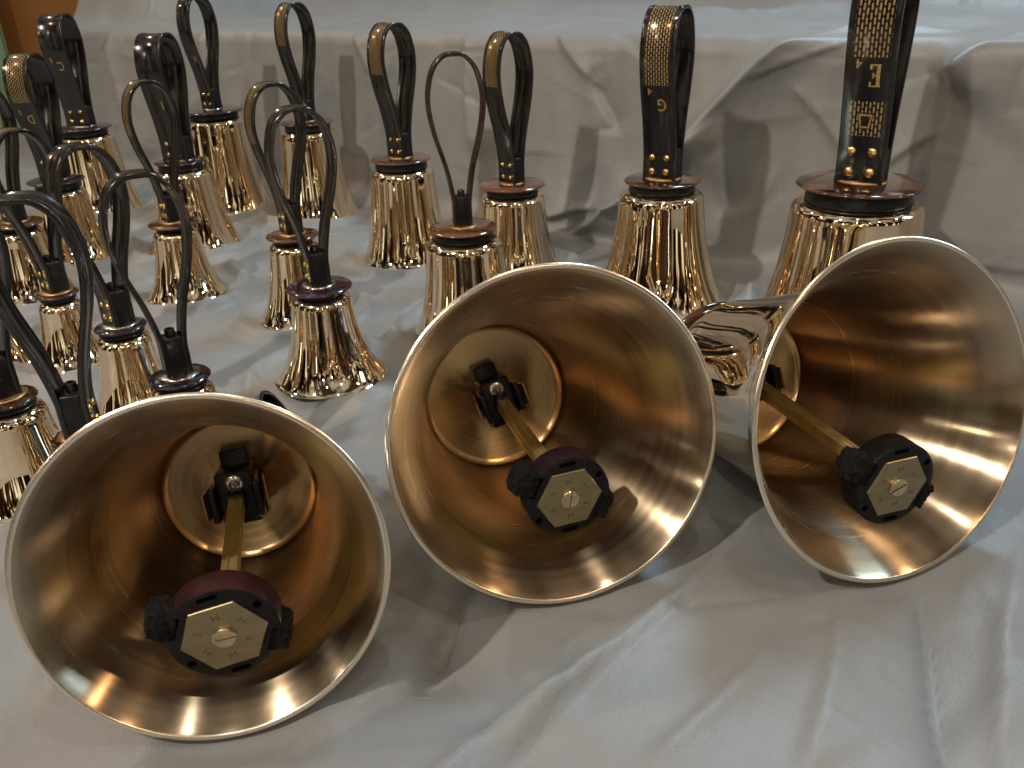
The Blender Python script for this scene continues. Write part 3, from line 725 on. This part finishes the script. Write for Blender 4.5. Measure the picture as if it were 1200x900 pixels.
for i, L_ in enumerate(LYING):
    C0 = Vector(L_['C']); az, el = L_['az'], L_['el']
    a = Vector((math.sin(az)*math.cos(el), math.cos(az)*math.cos(el), math.sin(el)))
    R = L_['R']
    B = dict(D=2*R, h=L_['h']+.018, sr=.585, c=R*1.12, sw=.044, L=.19, disc='b', pat='top', yawz=math.radians(L_['roll']), bh=.034)
    root, hd, ri, zi = bell('handbell', B, False)
    root.matrix_world = Matrix.Translation(C0) @ frame(a, Vector((0, 0, 1)))
    root['label'] = L_['label']; root['category'] = 'handbell'; root['group'] = 'handbells lying on their sides'
    bpy.context.view_layer.update()
    MW = root.matrix_world; inv = MW.inverted()
    S = R/.1177
    # everything inside is worked out in the frame of the bell (z runs up the axis)
    upl = (inv.to_3x3() @ Vector((0, 0, 1))); upl.z = 0; upl.normalize()
    P = Vector((0, 0, zi-.014)); E = inv @ Vector(L_['E']); n = (E-P).normalized(); ln = (E-P).length
    # yoke screwed to the inner crown
    yk = bpy.data.objects.new('clapper_yoke', None); COL.objects.link(yk); yk.parent = root; yk.empty_display_size = .01
    FR = frame(Vector((0, 0, -1)), upl)                       # z towards the mouth, y up
    FR.translation = Vector((0, 0, zi+.011)); FR = FR @ Matrix.Rotation(math.radians(L_['yroll']), 4, 'Z')
    yk.matrix_local = FR
    link('yoke_block', box('yoke_block', .026, .036, .030, .0012), BLOCK, yk)
    shade_box = link('yoke_shade_box', box('yoke_shade_box', .020, .058, .012, .001), BLOCK, yk); shade_box.location = (0, .001, -.004)  # black box standing in for the dark shade above the yoke
    for sx in (-1, 1):
        lf = link('leaf_spring', box('leaf_spring', .0016, .020, .036, .0004), LEAF, yk)
        lf.location = (sx*.0165, -.003, .002); lf.rotation_euler = (0, sx*.16, 0)
        jw = link('yoke_jaw', box('yoke_jaw', .0042, .026, .034, .0006), BLOCK, yk)
        jw.location = (sx*.0125, -.002, .004); jw.rotation_euler = (0, sx*.10, 0)
        bq = link('cross_bolt', bolt_me, STEEL, yk); bq.location = (sx*.0185, -.006, .022); bq.rotation_euler = (0, sx*PI/2, 0); bq.scale = (.5,)*3
    for (bx, by, bz) in ((0, .010, .0305), (.008, -.021, .006)):
        ws = link('bolt_washer', washer_me, STEEL, yk); ws.location = (bx, by, bz)
        bq = link('yoke_bolt', bolt_me, STEEL, yk); bq.location = (bx, by, bz+.0006)
    # clapper: square brass shaft with a groove, wheel-shaped head with six striking points
    ck = bpy.data.objects.new('clapper', None); COL.objects.link(ck); ck.parent = root; ck.empty_display_size = .01
    CF = frame(n, inv.to_3x3() @ Vector((0, 0, 1))); CF.translation = P; ck.matrix_local = CF
    th = .019; rh = L_['rh']
    sl = ln-th-.002
    bm = bmesh.new(); wv, gv, dp = .0050, .0008, .0008
    ring = [(-wv, -wv), (wv, -wv), (wv, -gv), (wv-dp, -gv), (wv-dp, gv), (wv, gv), (wv, wv), (gv, wv), (gv, wv-dp), (-gv, wv-dp), (-gv, wv), (-wv, wv), (-wv, gv), (-wv+dp, gv), (-wv+dp, -gv), (-wv, -gv)]
    lo = [bm.verts.new((x, y, .004)) for x, y in ring]; hi = [bm.verts.new((x, y, sl+.003)) for x, y in ring]
    for k in range(len(ring)): bm.faces.new((lo[k], lo[(k+1) % 16], hi[(k+1) % 16], hi[k]))
    bm.faces.new(lo[::-1]); bm.faces.new(hi)
    link('clapper_shaft', bm_mesh('clapper_shaft', bm), BRASS, ck, smooth=False)
    link('shaft_end', box('shaft_end', .012, .014, .016, .001, -.004), BLOCK, ck)
    hb_ = cyl('clapper_head', rh, th, 72, .0012)
    cut = []
    for k, kind in enumerate('shfshf'):
        an = math.radians(90-60*k+L_['spin'])
        if kind == 's': cut.append((slot_mesh(.012, .0036, .02), Matrix.Rotation(an, 4, 'Z') @ Matrix.Translation((rh*.86, 0, th-.005)) @ Matrix.Rotation(PI/2, 4, 'Z')))
        if kind == 'h': cut.append((cyl('hole', .0026, .02, 20), Matrix.Rotation(an, 4, 'Z') @ Matrix.Translation((rh*.86, 0, th-.006))))
        if kind == 'f': cut.append((box('notch', .014, .017, .05, 0), Matrix.Rotation(an, 4, 'Z') @ Matrix.Translation((rh*1.02, 0, -.01))))
    hm = apply_bool(hb_, cut); sharp(hm, 35)
    hm.materials.clear(); rimm = {'wine': WINE, 'aubergine': AUBERGINE, 'black': RUBBER}[L_['rim']]
    hm.materials.append(RUBBER); hm.materials.append(rimm)
    hm.polygons.foreach_set('material_index', [1 if abs(p_.normal.z) < .3 and math.hypot(p_.center.x, p_.center.y) > rh*.985 else 0 for p_ in hm.polygons])
    ho = link('clapper_head', hm, None, ck); ho.location = (0, 0, ln-th)
    for k in (2, 5):
        an = math.radians(90-60*k+L_['spin'])
        fo = link('felt_pad', felt_mesh(i*3+k, .018 if k == 5 else .013, .021, th*1.0), FELT, ck)
        fo.matrix_local = Matrix.Translation((0, 0, ln-th*.52)) @ Matrix.Rotation(an, 4, 'Z') @ Matrix.Translation((rh*.98+(.003 if k == 5 else .0), 0, 0))
        fo.rotation_euler.rotate_axis('Z', .1)
    hexr = rh*.79
    hx = lathe('striking_plate', [(0, 0), (hexr, 0), (hexr, .0010), (hexr-.0005, .0015), (0, .0015)], 6)
    ho = link('striking_plate', hx, PLATE, ck, smooth=False); ho.location = (0, 0, ln); ho.rotation_euler = (0, 0, math.radians(L_['spin']))
    # letters S M H twice round the plate, feet outwards
    for k, ch in enumerate('MHSMHS'):
        an = math.radians(90-60*k+L_['spin'])
        lt = link('engraved_letter', letters[ch], ENGR, ck, smooth=False)
        y_ = -Vector((math.cos(an), math.sin(an), 0)); x_ = y_.cross(Vector((0, 0, 1)))
        mt = Matrix((x_, y_, Vector((0, 0, 1)))).transposed().to_4x4(); mt.translation = Vector((math.cos(an), math.sin(an), 0))*hexr*.60+Vector((0, 0, ln+.0015))
        lt.matrix_local = mt
    # slotted screw
    hs_ = apply_bool(lathe('plate_screw', [(0, -.001), (.0058, -.001), (.0058, .0016), (.0053, .0021), (0, .0021)], 40), [(box('cut', .012, .0011, .004, 0), Matrix.Translation((0, 0, .0007)) @ Matrix.Rotation(math.radians(L_['slot']), 4, 'Z'))]); hs_.polygons.foreach_set('use_smooth', [False]*len(hs_.polygons))
    so = link('plate_screw', hs_, SCREW, ck, smooth=False); so.scale = (1.2, 1.2, 1); so.location = (0, 0, ln+.0015)
